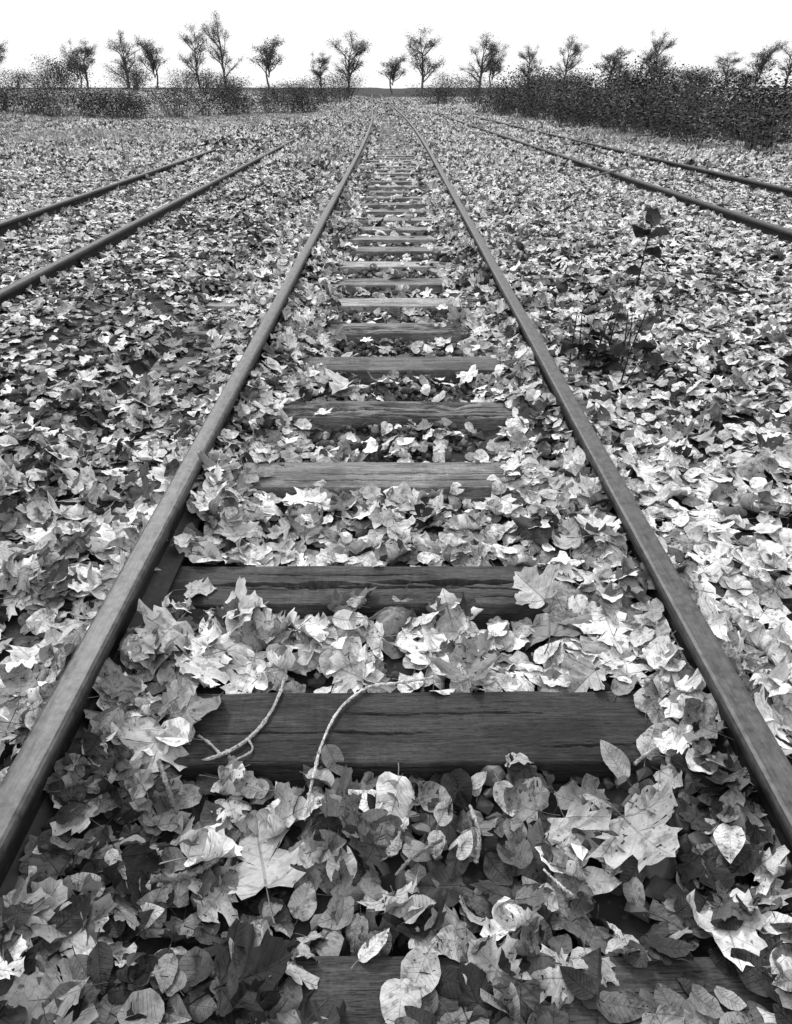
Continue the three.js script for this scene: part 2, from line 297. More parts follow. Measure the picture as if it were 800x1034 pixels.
// ───────── leaf shapes ─────────
const mapleHalf = [[0.015, 0], [0.13, -0.05], [0.27, -0.11], [0.30, -0.02], [0.42, 0.03], [0.34, 0.11], [0.30, 0.17], [0.40, 0.20], [0.50, 0.19], [0.56, 0.25], [0.72, 0.33], [0.60, 0.38], [0.57, 0.49], [0.45, 0.45], [0.32, 0.43], [0.20, 0.46], [0.23, 0.56], [0.37, 0.66], [0.24, 0.71], [0.21, 0.82], [0.11, 0.85], [0, 1.0]];
const mapleHalf2 = [[0.015, 0], [0.12, -0.06], [0.24, -0.10], [0.36, -0.08], [0.40, 0.0], [0.51, 0.03], [0.46, 0.10], [0.44, 0.155], [0.54, 0.165], [0.64, 0.20], [0.79, 0.30], [0.70, 0.35], [0.66, 0.43], [0.62, 0.53], [0.52, 0.50], [0.42, 0.50], [0.33, 0.49], [0.34, 0.57], [0.40, 0.66], [0.43, 0.73], [0.32, 0.74], [0.26, 0.80], [0.20, 0.90], [0.08, 0.93], [0, 1.04]];
const ovalHalf = [[0.01, 0], [0.11, 0.03], [0.21, 0.12], [0.285, 0.26], [0.30, 0.42], [0.265, 0.58], [0.19, 0.75], [0.10, 0.88], [0, 1.0]];
const roundHalf = [[0.01, 0.02], [0.14, 0.0], [0.28, 0.08], [0.37, 0.24], [0.385, 0.42], [0.34, 0.60], [0.24, 0.77], [0.11, 0.90], [0, 0.98]];
function outline(half, j, rr) { const left = half.slice(0, -1).map(([x, y]) => [-x, y]).reverse(); return [...half, ...left].map(([x, y]) => [x * (1 + j * (rr() - 0.5)), y + j * 0.35 * (rr() - 0.5)]); }
function dense(o) { const r = []; o.forEach((p, i) => { const q = o[(i + 1) % o.length]; r.push(p, [(p[0] + q[0]) / 2, (p[1] + q[1]) / 2]); }); return r; }
function leafGeo(half, kind, seed, curl, rings, stalk) {
  const rr = mulberry(seed), jit = kind === 'maple' ? 0.16 : 0.10;
  let o = outline(half, jit, rr); if (rings > 2 && kind !== 'maple') o = dense(o);
  const c = [0, kind === 'maple' ? 0.27 : 0.45], n = o.length, pos = [], uv = [], idx = [];
  const fold = curl.fold ?? 0, cup = curl.cup ?? 0, wave = curl.wave ?? 0, k1 = curl.bend ?? 0, ba = curl.angle ?? 0, tw = curl.twist ?? 0;
  const ph = rr() * 6.28, fq = 3 + Math.floor(rr() * 3), ph2 = rr() * 6.28;
  const put = (x, y) => {
    uv.push(x / 1.6 + 0.5, (y + 0.16) / 1.22);
    const dx = x, dy = y - c[1], r = Math.hypot(dx, dy), th = Math.atan2(dy, dx);
    let z = fold * Math.abs(x) * (0.6 + 0.6 * y) + cup * r * r + wave * r * r * Math.sin(fq * th + ph) + wave * 0.35 * r * Math.sin(2 * fq * th + ph2) + 0.06 * (fbm(x * 4 + ph, y * 4 + ph2, seed, 2) - 0.5) * (0.3 + r);
    let X = dx, Y = dy;
    const s = X * Math.cos(ba) + Y * Math.sin(ba), t = -X * Math.sin(ba) + Y * Math.cos(ba);
    if (Math.abs(k1) > 1e-3) { const a = k1 * s * (0.5 + Math.abs(s)), ns = Math.sin(a) / Math.max(1e-3, Math.abs(k1) * (0.5 + Math.abs(s))) * Math.sign(k1), nz = (1 - Math.cos(a)) / (k1 * (0.5 + Math.abs(s)));
      const S = ns - z * Math.sin(a); z = nz + z * Math.cos(a); X = S * Math.cos(ba) - t * Math.sin(ba); Y = S * Math.sin(ba) + t * Math.cos(ba); }
    z += tw * X * Y;
    pos.push(X, z, -Y);                      // leaf lies in xz, its tip towards -z
  };
  put(...c);
  for (let k = 1; k <= rings; k++) for (const [x, y] of o) { const t = k / rings; put(c[0] + (x - c[0]) * t, c[1] + (y - c[1]) * t); }
  for (let i = 0; i < n; i++) idx.push(0, 1 + i, 1 + (i + 1) % n);
  for (let k = 1; k < rings; k++) for (let i = 0; i < n; i++) { const a = 1 + (k - 1) * n + i, b = 1 + (k - 1) * n + (i + 1) % n; idx.push(a, a + n, b, b, a + n, b + n); }
  if (stalk) {                               // leaf stalk, a thin three-sided rod leaving the base
    const b = pos.length / 3, m = 4, bx = pos[3 * (1 + (rings - 1) * n)], L = stalk, up = -0.06 + 0.20 * rr(), sx = (rr() - 0.5) * 0.5, base = idx[0] * 0;
    const zb = c[1] + 0.0; const i0 = 1 + (rings - 1) * n, y0 = pos[3 * i0 + 1], z0 = pos[3 * i0 + 2];
    for (let k = 0; k <= m; k++) { const t = k / m, r = 0.009 + 0.006 * t * t; for (let e = 0; e < 3; e++) { const a = e * 2.094; pos.push(sx * t * t * L + r * Math.cos(a), y0 + up * t * L * (1 - 0.4 * t) + r * Math.sin(a), z0 + L * t * 0.95 - 0.03); uv.push(0.03, 0.03); } }
    for (let k = 0; k < m; k++) for (let e = 0; e < 3; e++) { const a = b + k * 3 + e, q = b + k * 3 + (e + 1) % 3; idx.push(a, q, a + 3, q, q + 3, a + 3); }
  }
  const g = new THREE.BufferGeometry(); g.setAttribute('position', new THREE.Float32BufferAttribute(pos, 3)); g.setAttribute('uv', new THREE.Float32BufferAttribute(uv, 2)); g.setIndex(idx); g.computeVertexNormals();
  return g;
}
// blade pattern: veins, blotches, spots; reflectance relative to the leaf's own grey
const segD = (x, y, ax, ay, bx, by) => { const t = clamp(((x - ax) * (bx - ax) + (y - ay) * (by - ay)) / ((bx - ax) ** 2 + (by - ay) ** 2), 0, 1); return [Math.hypot(x - ax - t * (bx - ax), y - ay - t * (by - ay)), t]; };
const mapleVeins = [], ovalVeins = [];
for (const s of [-1, 1]) { mapleVeins.push([0, 0, s * 0.70, 0.33, 1], [0, 0, s * 0.33, -0.04, 0.7]);
  for (const t of [0.25, 0.45, 0.62, 0.78]) { mapleVeins.push([0, t, s * (0.42 - 0.3 * t), t + 0.22, 0.5]); mapleVeins.push([s * 0.7 * t, 0.33 * t, s * (0.7 * t + 0.14), 0.33 * t + 0.17, 0.45], [s * 0.7 * t, 0.33 * t, s * (0.7 * t + 0.18), 0.33 * t - 0.03, 0.45]); }
  for (let t = 0.08; t < 0.9; t += 0.105) ovalVeins.push([0, t, s * 0.36 * Math.sin(Math.PI * (0.15 + 0.8 * t)), t + 0.2, 0.55]); }
mapleVeins.push([0, 0, 0, 1, 1]); ovalVeins.push([0, 0, 0, 1, 1]);
function veinAt(V, x, y) { let m = 0; for (const [a, b, c, d, w] of V) { const [q, t] = segD(x, y, a, b, c, d), wd = 0.011 * w * (1.15 - 0.8 * t); if (q < wd * 2) m = Math.max(m, w * (1 - sstep(wd * 0.5, wd * 2, q))); } return m; }
function leafMap(V, seed, veinTone, blot, spot) {
  return mapTex(512, 512, (u, v) => { const x = (u - 0.5) * 1.6, y = v * 1.22 - 0.16, m = veinAt(V, x, y);
    const b = fbm(u * 6, v * 6, seed, 4), f = fbm(u * 40, v * 40, seed + 3, 2), s = noise(u * 26, v * 26, seed + 6), e = fbm(u * 11, v * 11, seed + 9, 3);
    let r = 0.80 + 0.60 * (b - 0.5) + 0.26 * (f - 0.5) - blot * sstep(0.52, 0.70, e) * 0.5; if (s > 0.86) r -= spot * sstep(0.86, 0.95, s) * 0.6;
    if (u < 0.06 && v < 0.06) return 0.28; return r * (1 - m) + m * r * veinTone; }, true);
}
const veinBump = V => mapTex(512, 512, (u, v) => { const x = (u - 0.5) * 1.6, y = v * 1.22 - 0.16; return 0.45 + 0.45 * veinAt(V, x, y) + 0.16 * (fbm(u * 18, v * 18, 3, 3) - 0.5) + 0.1 * (noise(u * 70, v * 70, 8) - 0.5); });
const leafMaps = { maple: [leafMap(mapleVeins, 61, 0.68, 0.3, 0.7), leafMap(mapleVeins, 72, 1.2, 0.8, 0.5), leafMap(mapleVeins, 83, 0.78, 0.55, 1)],
  oval: [leafMap(ovalVeins, 64, 0.74, 0.3, 0.6), leafMap(ovalVeins, 75, 1.18, 0.8, 0.5), leafMap(ovalVeins, 86, 0.82, 0.6, 1)] };
const leafBump = { maple: veinBump(mapleVeins), oval: veinBump(ovalVeins) };
const TONES = [0.015, 0.038, 0.09, 0.19, 0.34, 0.53, 0.70], TONEWORD = ['almost black', 'very dark', 'dark grey', 'mid grey', 'light grey', 'pale', 'nearly white'];
const leafMat = {}, litterMat = {};
for (const k of ['maple', 'oval']) {
  leafMat[k] = leafMaps[k].map(map => TONES.map(v => new THREE.MeshPhysicalMaterial({ specularIntensity: 0.35, color: grey(v), map, bumpMap: leafBump[k], bumpScale: 0.0032, roughness: 0.62, side: THREE.DoubleSide })));
  litterMat[k] = leafMaps[k].map(map => new THREE.MeshPhysicalMaterial({ specularIntensity: 0.35, color: grey(1), map, bumpMap: leafBump[k], bumpScale: 0.0032, roughness: 0.62, side: THREE.DoubleSide }));
}
const FORMS = [
  ['flat', { wave: 0.12, cup: 0.06, bend: 0.4, angle: 0.7 }], ['wavy', { wave: 0.28, cup: 0.12 }], ['cupped', { cup: 0.6, wave: 0.16 }], ['folded', { fold: 0.75, wave: 0.18 }],
  ['curled', { bend: 2.4, angle: 0.3, wave: 0.12 }], ['curled', { bend: 2.2, angle: 1.4, wave: 0.15, fold: 0.15 }], ['rolled', { bend: 3.6, angle: 0.1, wave: 0.08 }],
  ['twisted', { twist: 0.8, wave: 0.2, bend: 1.0, angle: 0.8 }], ['arched', { bend: -1.6, angle: 1.2, wave: 0.12 }], ['drooping', { cup: -0.45, wave: 0.18 }],
];
const VAR = { maple: [], oval: [] };
FORMS.forEach(([word, c], i) => {
  VAR.maple.push({ word, i, near: leafGeo(i % 5 ? mapleHalf2 : mapleHalf, 'maple', 900 + i, c, 4, 0.55), mid: leafGeo(i % 5 ? mapleHalf2 : mapleHalf, 'maple', 900 + i, c, 2, 0) });
  VAR.oval.push({ word, i, near: leafGeo(i % 2 ? roundHalf : ovalHalf, 'oval', 950 + i, c, 4, 0.28), mid: leafGeo(i % 2 ? roundHalf : ovalHalf, 'oval', 950 + i, c, 2, 0) });
});
const coarse = h => h.filter((_, i) => i % 2 === 0 || i === h.length - 1);
const tinyGeo = { maple: [leafGeo(coarse(mapleHalf2), 'maple', 7, FORMS[1][1], 1, 0), leafGeo(coarse(mapleHalf2), 'maple', 8, FORMS[5][1], 1, 0)], oval: [leafGeo(coarse(ovalHalf), 'oval', 9, FORMS[1][1], 1, 0), leafGeo(coarse(roundHalf), 'oval', 10, FORMS[4][1], 1, 0)] };

// ───────── letting the leaves fall ─────────
const leaves = [];
const DISC = [[0, 0]]; for (const q of [0.5, 0.95]) for (let k = 0; k < 6; k++) DISC.push([q * Math.cos(k * 1.0472 + q), q * Math.sin(k * 1.0472 + q)]);
const nearRail = (x, d) => Math.abs(Math.abs(x - bend(d)) - RX);
function settle(L) {                        // lay one leaf on what is already there
  const r = L.size * (L.kind === 'maple' ? 0.46 : 0.36); let c0 = 0, sx = 0, sd = 0, qx = 0, qd = 0, n = 0; const hs = [];
  for (const [a, b] of DISC) { const X = L.x + a * r, D = L.d + b * r; if (nearRail(X, D) < 0.012) continue; const h = hAt(X, D); hs.push([a * r, b * r, h]); c0 += h; n++; }
  if (n < 5) return false;
  c0 /= n; for (const [a, b, h] of hs) { sx += a * (h - c0); sd += b * (h - c0); qx += a * a; qd += b * b; }
  let gx = clamp(sx / qx + gauss() * (L.jit ?? 0.16), -1.1, 1.1), gd = clamp(sd / qd + gauss() * (L.jit ?? 0.16), -1.1, 1.1), top = -1;
  for (const [a, b, h] of hs) top = Math.max(top, h - c0 - gx * a - gd * b);
  const y = c0 + top * 0.66 + 0.002;
  const nr = nearRail(L.x, L.d); if (nr < r + 0.036) { if (y > 0.112) return false; const g1 = Math.max(0.05, (0.116 - y) / Math.min(r, nr)); gx = clamp(gx, -g1, g1); }
  Object.assign(L, { y, gx, gd, r });
  const q = Math.ceil(0.8 * r / CELL), ci = Math.floor((L.x - GX0) / CELL), cj = Math.floor((L.d - GD0) / CELL);
  for (let j = -q; j <= q; j++) for (let i = -q; i <= q; i++) { const ii = ci + i, jj = cj + j; if (ii < 0 || jj < 0 || ii >= GNX || jj >= GND) continue; const e = (i * i + j * j) * CELL * CELL / (r * r); if (e < 0.62) { const k = jj * GNX + ii; H[k] = Math.max(H[k], y + gx * i * CELL + gd * j * CELL + 0.003); } }
  return true;
}
function toneFor(x, d, top) {
  const a = Math.abs(x), n = fbm(x * 0.9 + 40, d * 0.9, 31, 3);
  let m = 4.5 + 3.2 * (n - 0.5);
  if (d < 1.05 && a < 1.2) m -= 2.5; else if (d < 2.6) m -= 0.25;                                   // older wet leaves nearest the viewer
  if (x < -1.0 && x > -2.4 && d > 2.8 && d < 12) m -= 0.7;             // duller drift left of the main track
  
  if (x > 0.8 || (x < -0.8 && x > -1.2)) m += 0.4;
  if (d > 8) m += 0.45;
  return clamp(Math.round(m + gauss() * (d > 2.4 ? 2.7 : 2.4)), 0, 6);
}
function density(x, d) {
  const a = Math.abs(x);
  const s = sleeperAt(x, d);
  if (s && x > s[2] - 0.03 && x < s[3] + 0.03) { const e = Math.min(x - s[2], s[3] - x); return e < 0.04 ? 0.12 : d > 6 ? 0.05 : 0.0; }
  if (x < -1.15 && x > -2.4 && d > 2.8 && d < 12) return 0.5 + 0.4 * sstep(0.4, 0.6, fbm(x * 1.6, d * 1.6, 88, 2));
  if (a < 0.40 && d > 2.6 && d < 8) return 0.14 + 0.25 * sstep(0.5, 0.7, noise(x * 4, d * 4, 91));
  if (a < 0.42 && d >= 8 && d < 14) return 0.35;
  if (s && s === SL[4] && x < -1.14) return 0.02;
  if (d < 1.03 && a < 0.62) return x > 0 ? 0.62 : 0.85;
  return 1;
}
function fall(d0, d1, per, margin, lateSize) {
  const w = 0.49 * d1 + 0.42 + margin, N = Math.floor(2 * w * (d1 - d0) * per);
  for (let k = 0; k < N; k++) {
    const x = R(-w, w), d = R(d0, d1); if (!inView(x, d, margin) || rnd() > density(x, d)) continue;
    const nr = nearRail(x, d); if (nr < 0.042) continue; if (lateSize && (nr > lateSize || Math.abs(x) > RX + 0.1 || (x < -0.5 && d > 1.35 && d < 2.0 && lateSize < 0.2))) continue;
    const a = Math.abs(x), small = (a > 1 && d > 2.5) ? 0.86 : 1, drift = fbm(x * 0.7, d * 0.7, 77, 2);
    const kind = rnd() < (drift > 0.5 ? 0.38 : 0.2) ? 'maple' : 'oval';
    const small2 = d < 1.05 ? 0.85 : 1, size = small2 * (kind === 'maple' ? (0.068 + 0.055 * rnd() + (rnd() < 0.12 ? 0.035 : 0)) * small : (0.06 + 0.05 * rnd()) * small);
    if (nr < 0.042 + (lateSize < 0.2 ? 0 : size * 0.05)) continue;
    const s0 = sleeperAt(x, d); if (!s0) { const s1 = sleeperAt(x, d + size * 0.30) || sleeperAt(x, d - size * 0.42); if (s1 && x > s1[2] && x < s1[3] && rnd() < 0.85) continue; }
    if (rnd() < 0.03 + (d < 1.05 ? 0.05 : 0)) { /* a few stand almost on edge */ }
    const L = { kind, x, d, size, yaw: R(0, 6.283), v: Math.floor(rnd() * 10), map: Math.floor(rnd() * 3), tone: toneFor(x, d), flip: rnd() < 0.45, jit: rnd() < 0.13 ? 0.55 : 0.18 };
    if (settle(L)) leaves.push(L);
  }
}
fall(-0.7, 2.7, 560, 0.9); fall(-0.7, 1.03, 320, 0.9); fall(2.7, 6, 500, 0.9); fall(6, 10, 400, 1.0); fall(10, 14.2, 320, 1.0);
fall(0.2, 14, 260, 0.5, 0.24); fall(-0.6, 13, 420, 0.5, 0.10); fall(-0.6, 4, 500, 0.5, 0.09);

// leaves that the photograph singles out: picture position, kind, length, tone, tip direction (degrees, 0 = away from the viewer), form, height, label
const HERO = [
  [613, 640, 'maple', 0.150, 6, 178, 0, 'large nearly white maple leaf lying open by the right end of the second sleeper'],
  [266, 882, 'maple', 0.185, 4, -18, 0, 'largest light maple leaf at the bottom, in front of the nearest sleeper'],
  [197, 597, 'maple', 0.085, 4, 80, 1, 'small ragged light maple leaf on the left end of the second sleeper'],
  [336, 767, 'oval', 0.080, 3, 150, 0, 'grey oval leaf overlapping the front edge of the nearest sleeper by the twig'],
  [322, 790, 'oval', 0.075, 4, 110, 3, 'folded oval leaf just below the pale twig in front of nearest sleeper'],
  [188, 722, 'maple', 0.140, 3, 70, 7, 'grey pointed maple leaf over the left end of the nearest sleeper'],
  [156, 752, 'maple', 0.14, 4, 200, 1, 'large pale maple leaf left of the nearest sleeper'],
  [560, 688, 'oval', 0.095, 5, 150, 1, 'pale smooth leaf behind the right half of the nearest sleeper'],
  [553, 640, 'maple', 0.170, 3, 10, 9, 'large mid grey maple leaf right of the second sleeper, beside the white one'],
  [541, 603, 'maple', 0.120, 5, -40, 3, 'pale folded maple leaf covering the right end of the second sleeper'],
  [307, 508, 'maple', 0.120, 6, 10, 1, 'nearly white star-like maple leaf in front of the third sleeper'],
  [327, 418, 'maple', 0.070, 6, -30, 0, 'tiny white maple leaf lying on the fourth sleeper'],
  [207, 560, 'oval', 0.110, 5, 100, 3, 'pale pointed leaf between the left rail and the second sleeper'],
  [640, 852, 'maple', 0.145, 4, 150, 2, 'large light cupped maple leaf in front of the nearest sleeper, at its right end'],
  [577, 842, 'maple', 0.12, 4, 160, 7, 'light twisted maple leaf among stones before the nearest sleeper'],
  [330, 645, 'oval', 0.100, 4, 15, 0, 'upright veined light leaf below the second sleeper'],
  [352, 636, 'oval', 0.105, 5, 100, 0, 'pale elongated leaf lying against the front of the second sleeper'],
  [282, 832, 'maple', 0.110, 5, 70, 6, 'small pale rolled maple leaf below the dark gap of the nearest sleeper'],
  [205, 868, 'maple', 0.120, 6, 60, 6, 'nearly white rolled leaf at the bottom left beside a dark stick'],
  [172, 645, 'maple', 0.150, 4, 200, 1, 'light wavy maple leaf between the two nearest sleepers by left rail'],
  [238, 655, 'maple', 0.150, 4, 30, 9, 'light drooping maple leaf between the two nearest sleepers, left half'],
  [471, 683, 'maple', 0.120, 3, 0, 2, 'mid grey cupped maple leaf on the back edge of the nearest sleeper'],
  [436, 667, 'maple', 0.130, 6, 20, 1, 'nearly white wavy maple leaf between the two nearest sleepers, mid track'],
  [358, 690, 'maple', 0.120, 6, -60, 0, 'nearly white flat maple leaf behind the nearest sleeper by pale twig'],
  [288, 465, 'oval', 0.110, 2, 0, 8, 'dark grey arched leaf standing behind the third sleeper'],
  [365, 521, 'maple', 0.120, 6, 30, 1, 'nearly white maple leaf between the second and third sleepers, mid track'],
  [430, 527, 'maple', 0.125, 5, 60, 2, 'pale cupped maple leaf between second and third sleepers, right of mid track'],
  [540, 545, 'maple', 0.130, 1, 40, 8, 'very dark arched maple leaf behind the second sleeper near the right rail'],
  [575, 560, 'maple', 0.120, 4, 20, 4, 'light curled maple leaf between the second sleeper and the right rail'],
  [468, 622, 'oval', 0.085, 1, -10, 3, 'very dark upright folded leaf against the front of the second sleeper'],
  [615, 788, 'oval', 0.100, 4, -30, 6, 'light rolled leaf by the right end of the nearest sleeper'],
  [466, 868, 'oval', 0.065, 5, 40, 0, 'small pale oval leaf among the stones at the bottom'],
  [318, 287, 'oval', 0.100, 1, 90, 3, 'dark folded leaf lying on the seventh sleeper'],
  [399, 812, 'oval', 0.125, 5, 190, 9, 'broad round pale leaf lying just in front of the nearest sleeper'],
];
for (const [px, py, kind, size, tone, yaw, v, label] of HERO) {
  let [x, d] = survey(px, py, 0.01); [x, d] = survey(px, py, hAt(x, d));
  const L = { kind, x, d, size, yaw: -yaw * Math.PI / 180, v, map: v % 3, tone, flip: false, jit: 0.06, label };
  if (settle(L)) leaves.push(L);
}

const Q = new THREE.Quaternion(), Q2 = new THREE.Quaternion(), UP = new THREE.Vector3(0, 1, 0), NV = new THREE.Vector3(), MT = new THREE.Matrix4();
function pose(L) {
  NV.set(-L.gx, 1, L.gd).normalize(); Q.setFromUnitVectors(UP, NV); Q2.setFromAxisAngle(UP, L.yaw); Q.multiply(Q2);
  if (L.flip) Q.multiply(Q2.setFromAxisAngle(new THREE.Vector3(0, 0, 1), Math.PI));
  return [new THREE.Vector3(L.x, L.y + 0.004, -L.d), Q.clone()];
}
// the leaves that show largest become objects of their own
const proj = new THREE.Vector3(); camera.updateMatrixWorld(); camera.updateProjectionMatrix();
function pixel(x, y, d) { proj.set(x, y, -d).project(camera); return [(proj.x + 1) * 400, (1 - proj.y) * 517, proj.z]; }
for (const L of leaves) {
  const [px, py] = pixel(L.x, L.y, L.d), D = L.d * Math.cos(PITCH) + CAMY * Math.sin(PITCH);
  L.px = px; L.shown = px > 128 && px < 672 && py > 108 && py < 912 && L.d > 0.3 && hAt(L.x, L.d) < L.y + 0.007 ? L.size * (L.kind === 'oval' ? 0.8 : 1) / D : 0;
  if (L.label) L.shown = 9;
}
const single = new Set();
for (const kind of ['maple', 'oval']) leaves.filter(L => L.kind === kind && L.shown).sort((a, b) => b.shown - a.shown).slice(0, 290).forEach(L => single.add(L));
const bare = SL.slice(0, 16);
function place(L) {
  const a = Math.abs(L.x), side = L.x < 0 ? 'left' : 'right', s = sleeperAt(L.x, L.d), k = s ? bare.indexOf(s) : -1;
  if (a > RX) { const k2 = bare.findIndex(q => q[0] > L.d); return `outside ${side} rail beside ${ORD[Math.max(0, k2)]} sleeper`; }
  const where = a > 0.56 ? `by ${side} rail` : a > 0.2 ? `${side} of centre` : 'mid track';
  if (k >= 0) return `over ${ORD[k]} sleeper ${where}`;
  const b = bare.findIndex(q => q[0] - q[1] >= L.d);
  if (b === 0) return `before nearest sleeper ${where}`;
  return `behind ${ORD[b - 1]} sleeper ${where}`;
}
const byLabel = new Map();
for (const L of single) { if (L.label) continue; const w = L.size > 0.13 ? 'large ' : L.size < 0.075 ? 'small ' : ''; L.base = `${w}${TONEWORD[L.tone]} ${VAR[L.kind][L.v].word} ${L.kind} leaf ${place(L)}`; if (!byLabel.has(L.base)) byLabel.set(L.base, []); byLabel.get(L.base).push(L); }
const NTH = ['leftmost', ...ORD.slice(1, 20).map(w => `${w} from left`)];
for (const [b, ls] of byLabel) { ls.sort((p, q) => p.px - q.px); ls.forEach((L, i) => { L.label = ls.length > 1 && i < 20 ? `${b}, ${NTH[i]}` : b; }); }
for (const L of single) {
  const m = new THREE.Mesh(VAR[L.kind][L.v].near, leafMat[L.kind][L.map][L.tone]), [p, q] = pose(L);
  m.position.copy(p); m.quaternion.copy(q); m.scale.setScalar(L.size);
  add(m, `${L.kind}_leaf`, L.label, 'leaf', `fallen ${L.kind} leaves near the viewer`);
}
// and all the others are litter that nobody could count
const litter = add(new THREE.Group(), 'fallen_leaves', 'countless fallen leaves carpeting the ground round and between the rails', 'leaves', null, 'stuff');
const sets = new Map();
function scatter(key, geo, mat, mtx, tone) { if (!sets.has(key)) sets.set(key, { geo, mat, m: [], c: [] }); const s = sets.get(key); s.m.push(mtx.clone()); s.c.push(tone); }
for (const L of leaves) { if (single.has(L)) continue; const [p, q] = pose(L), near = L.d < 5; MT.compose(p, q, new THREE.Vector3(L.size, L.size, L.size));
  scatter(`${L.kind}${L.v}${near}${L.map}`, VAR[L.kind][L.v][near ? 'near' : 'mid'], litterMat[L.kind][L.map], MT, TONES[L.tone] * R(0.85, 1.15)); }
// far litter
{
  const E = new THREE.Euler(), S = new THREE.Vector3();
  for (const [d0, d1, per, sc] of [[14.2, 24, 150, 1], [24, 40, 85, 1.15], [40, 62, 42, 1.4], [62, 110, 12, 2]]) {
    const w = 0.49 * d1 + 2.4, N = Math.floor(2 * w * (d1 - d0) * per);
    for (let k = 0; k < N; k++) {
      const x = R(-w, w), d = R(d0, d1); if (!inView(x, d, 2) || nearRail(x, d) < 0.06) continue;
      const t = x - bend(d), s = Math.abs(t) < 0.5 ? SL.find(q => d <= q[0] && d >= q[0] - q[1]) : null; if (s && t > s[2] && t < s[3] && rnd() < 0.88) continue;
      if (Math.abs(t) < 0.45 && rnd() < 0.5) continue;
      let off = false; for (const [, fn, a, b] of sideRails) if (d < b && Math.abs(x - fn(d)) < 0.07) off = true; if (off) continue;
      const kind = rnd() < 0.5 ? 'maple' : 'oval', size = (kind === 'maple' ? R(0.09, 0.15) : R(0.07, 0.11)) * sc, v = rnd() < 0.5 ? 0 : 1, map = Math.floor(rnd() * 3);
      Q.setFromEuler(E.set(gauss() * 0.5, R(0, 6.28), gauss() * 0.5, 'YXZ'));
      MT.compose(NV.set(x, groundH(x, d) + (s ? 0.01 : R(0.005, 0.035)), -d), Q, S.set(size, size, size));
      scatter(`far${kind}${v}${map}`, tinyGeo[kind][v], litterMat[kind][map], MT, TONES[toneFor(x, d)] * R(0.85, 1.15));
    }
  }
}
for (const s of sets.values()) {
  const im = new THREE.InstancedMesh(s.geo, s.mat, s.m.length); im.name = 'leaf_litter'; im.userData.kind = 'stuff';
  s.m.forEach((m, i) => { im.setMatrixAt(i, m); im.setColorAt(i, grey(s.c[i])); }); litter.add(im);
}
// stones: the largest in view as objects, the rest as one mass
for (const s of stones) { const [px, py] = pixel(s.x, s.y, s.d), D = s.d * 0.85 + 0.69; s.shown = px > 136 && px < 664 && py > 111 && py < 903 && hAt(s.x, s.d) < s.y + s.r * 0.8 + 0.012 ? s.r / D : 0; }
const big = new Set(stones.filter(s => s.shown).sort((a, b) => b.shown - a.shown).slice(0, 280));
{
  const E = new THREE.Euler(), mass = add(new THREE.Group(), 'gravel', 'small angular ballast stones between and under the sleepers', 'gravel', null, 'stuff'), per = new Map(), names = new Map();
  const word = ['dark', 'grey', 'light grey', 'pale'];
  for (const s of big) {
    const L = { x: s.x, d: s.d }; s.base = `${s.r > 0.024 ? 'larger ' : s.r < 0.015 ? 'small ' : ''}${word[s.v]} ballast stone ${place(L)}`; if (!names.has(s.base)) names.set(s.base, []); names.get(s.base).push(s);
  }
  for (const [b, list] of names) { list.sort((p, q) => p.x / (p.d + 0.8) - q.x / (q.d + 0.8)); list.forEach((s, i) => { s.label = list.length > 1 && i < 20 ? `${b}, ${NTH[i]}` : b; }); }
  for (const s of stones) {
    if (big.has(s)) { const m = new THREE.Mesh(stoneGeo[s.g], M.stone[s.v]); m.position.set(s.x, s.y, -s.d); m.rotation.set(s.e[1], s.e[0], s.e[2]); m.scale.setScalar(s.r); add(m, 'ballast_stone', s.label, 'stone', 'ballast stones between the sleepers'); }
    else { const k = s.g * 4 + s.v; if (!per.has(k)) per.set(k, []); per.get(k).push(s); }
  }
  for (const [k, list] of per) { const im = new THREE.InstancedMesh(stoneGeo[Math.floor(k / 4)], M.stone[k % 4], list.length); im.name = 'stone_mass'; im.userData.kind = 'stuff';
    list.forEach((s, i) => im.setMatrixAt(i, MT.compose(NV.set(s.x, s.y, -s.d), Q.setFromEuler(E.set(s.e[1], s.e[0], s.e[2])), new THREE.Vector3(s.r, s.r, s.r)))); mass.add(im); }
}
console.log('leaves', leaves.length, 'singles', single.size, 'stones', stones.length, 'far sets', sets.size);

// ───────── twigs and sticks lying on the leaves ─────────
function taperTube(pts, r0, r1, seg, rad, rough, seed) {
  const c = new THREE.CatmullRomCurve3(pts), g = new THREE.TubeGeometry(c, seg, 1, rad, false), p = g.attributes.position, uv = g.attributes.uv, V = new THREE.Vector3(), C = new THREE.Vector3(), len = c.getLength();
  for (let i = 0; i < p.count; i++) { const k = Math.floor(i / (rad + 1)), t = k / seg; c.getPointAt(t, C); V.fromBufferAttribute(p, i).sub(C);
    const knot = rough ? 1 + rough * (noise(t * len * 90, ((i % (rad + 1)) % rad) * 1.7, seed) - 0.45) + (hash(k, 3, seed) > 0.93 ? rough * 0.7 : 0) : 1;
    V.multiplyScalar((r0 + (r1 - r0) * t) * knot * (t === 1 ? 0.4 : 1)).add(C); p.setXYZ(i, V.x, V.y, V.z); uv.setXY(i, uv.getY(i), t * len * 6); }
  g.computeVertexNormals(); return g;
}
const onLeaves = (list, r, lift = 0) => list.map(([px, py, e]) => { let [x, d] = survey(px, py, 0.02); let hh = -1; for (const [i, j] of [[0, 0], [0.02, 0], [-0.02, 0], [0, 0.02], [0, -0.02]]) hh = Math.max(hh, hAt(x + i, d + j)); const y = hh + r + lift + (e ?? 0); [x, d] = survey(px, py, y); return P(x, y, d); });
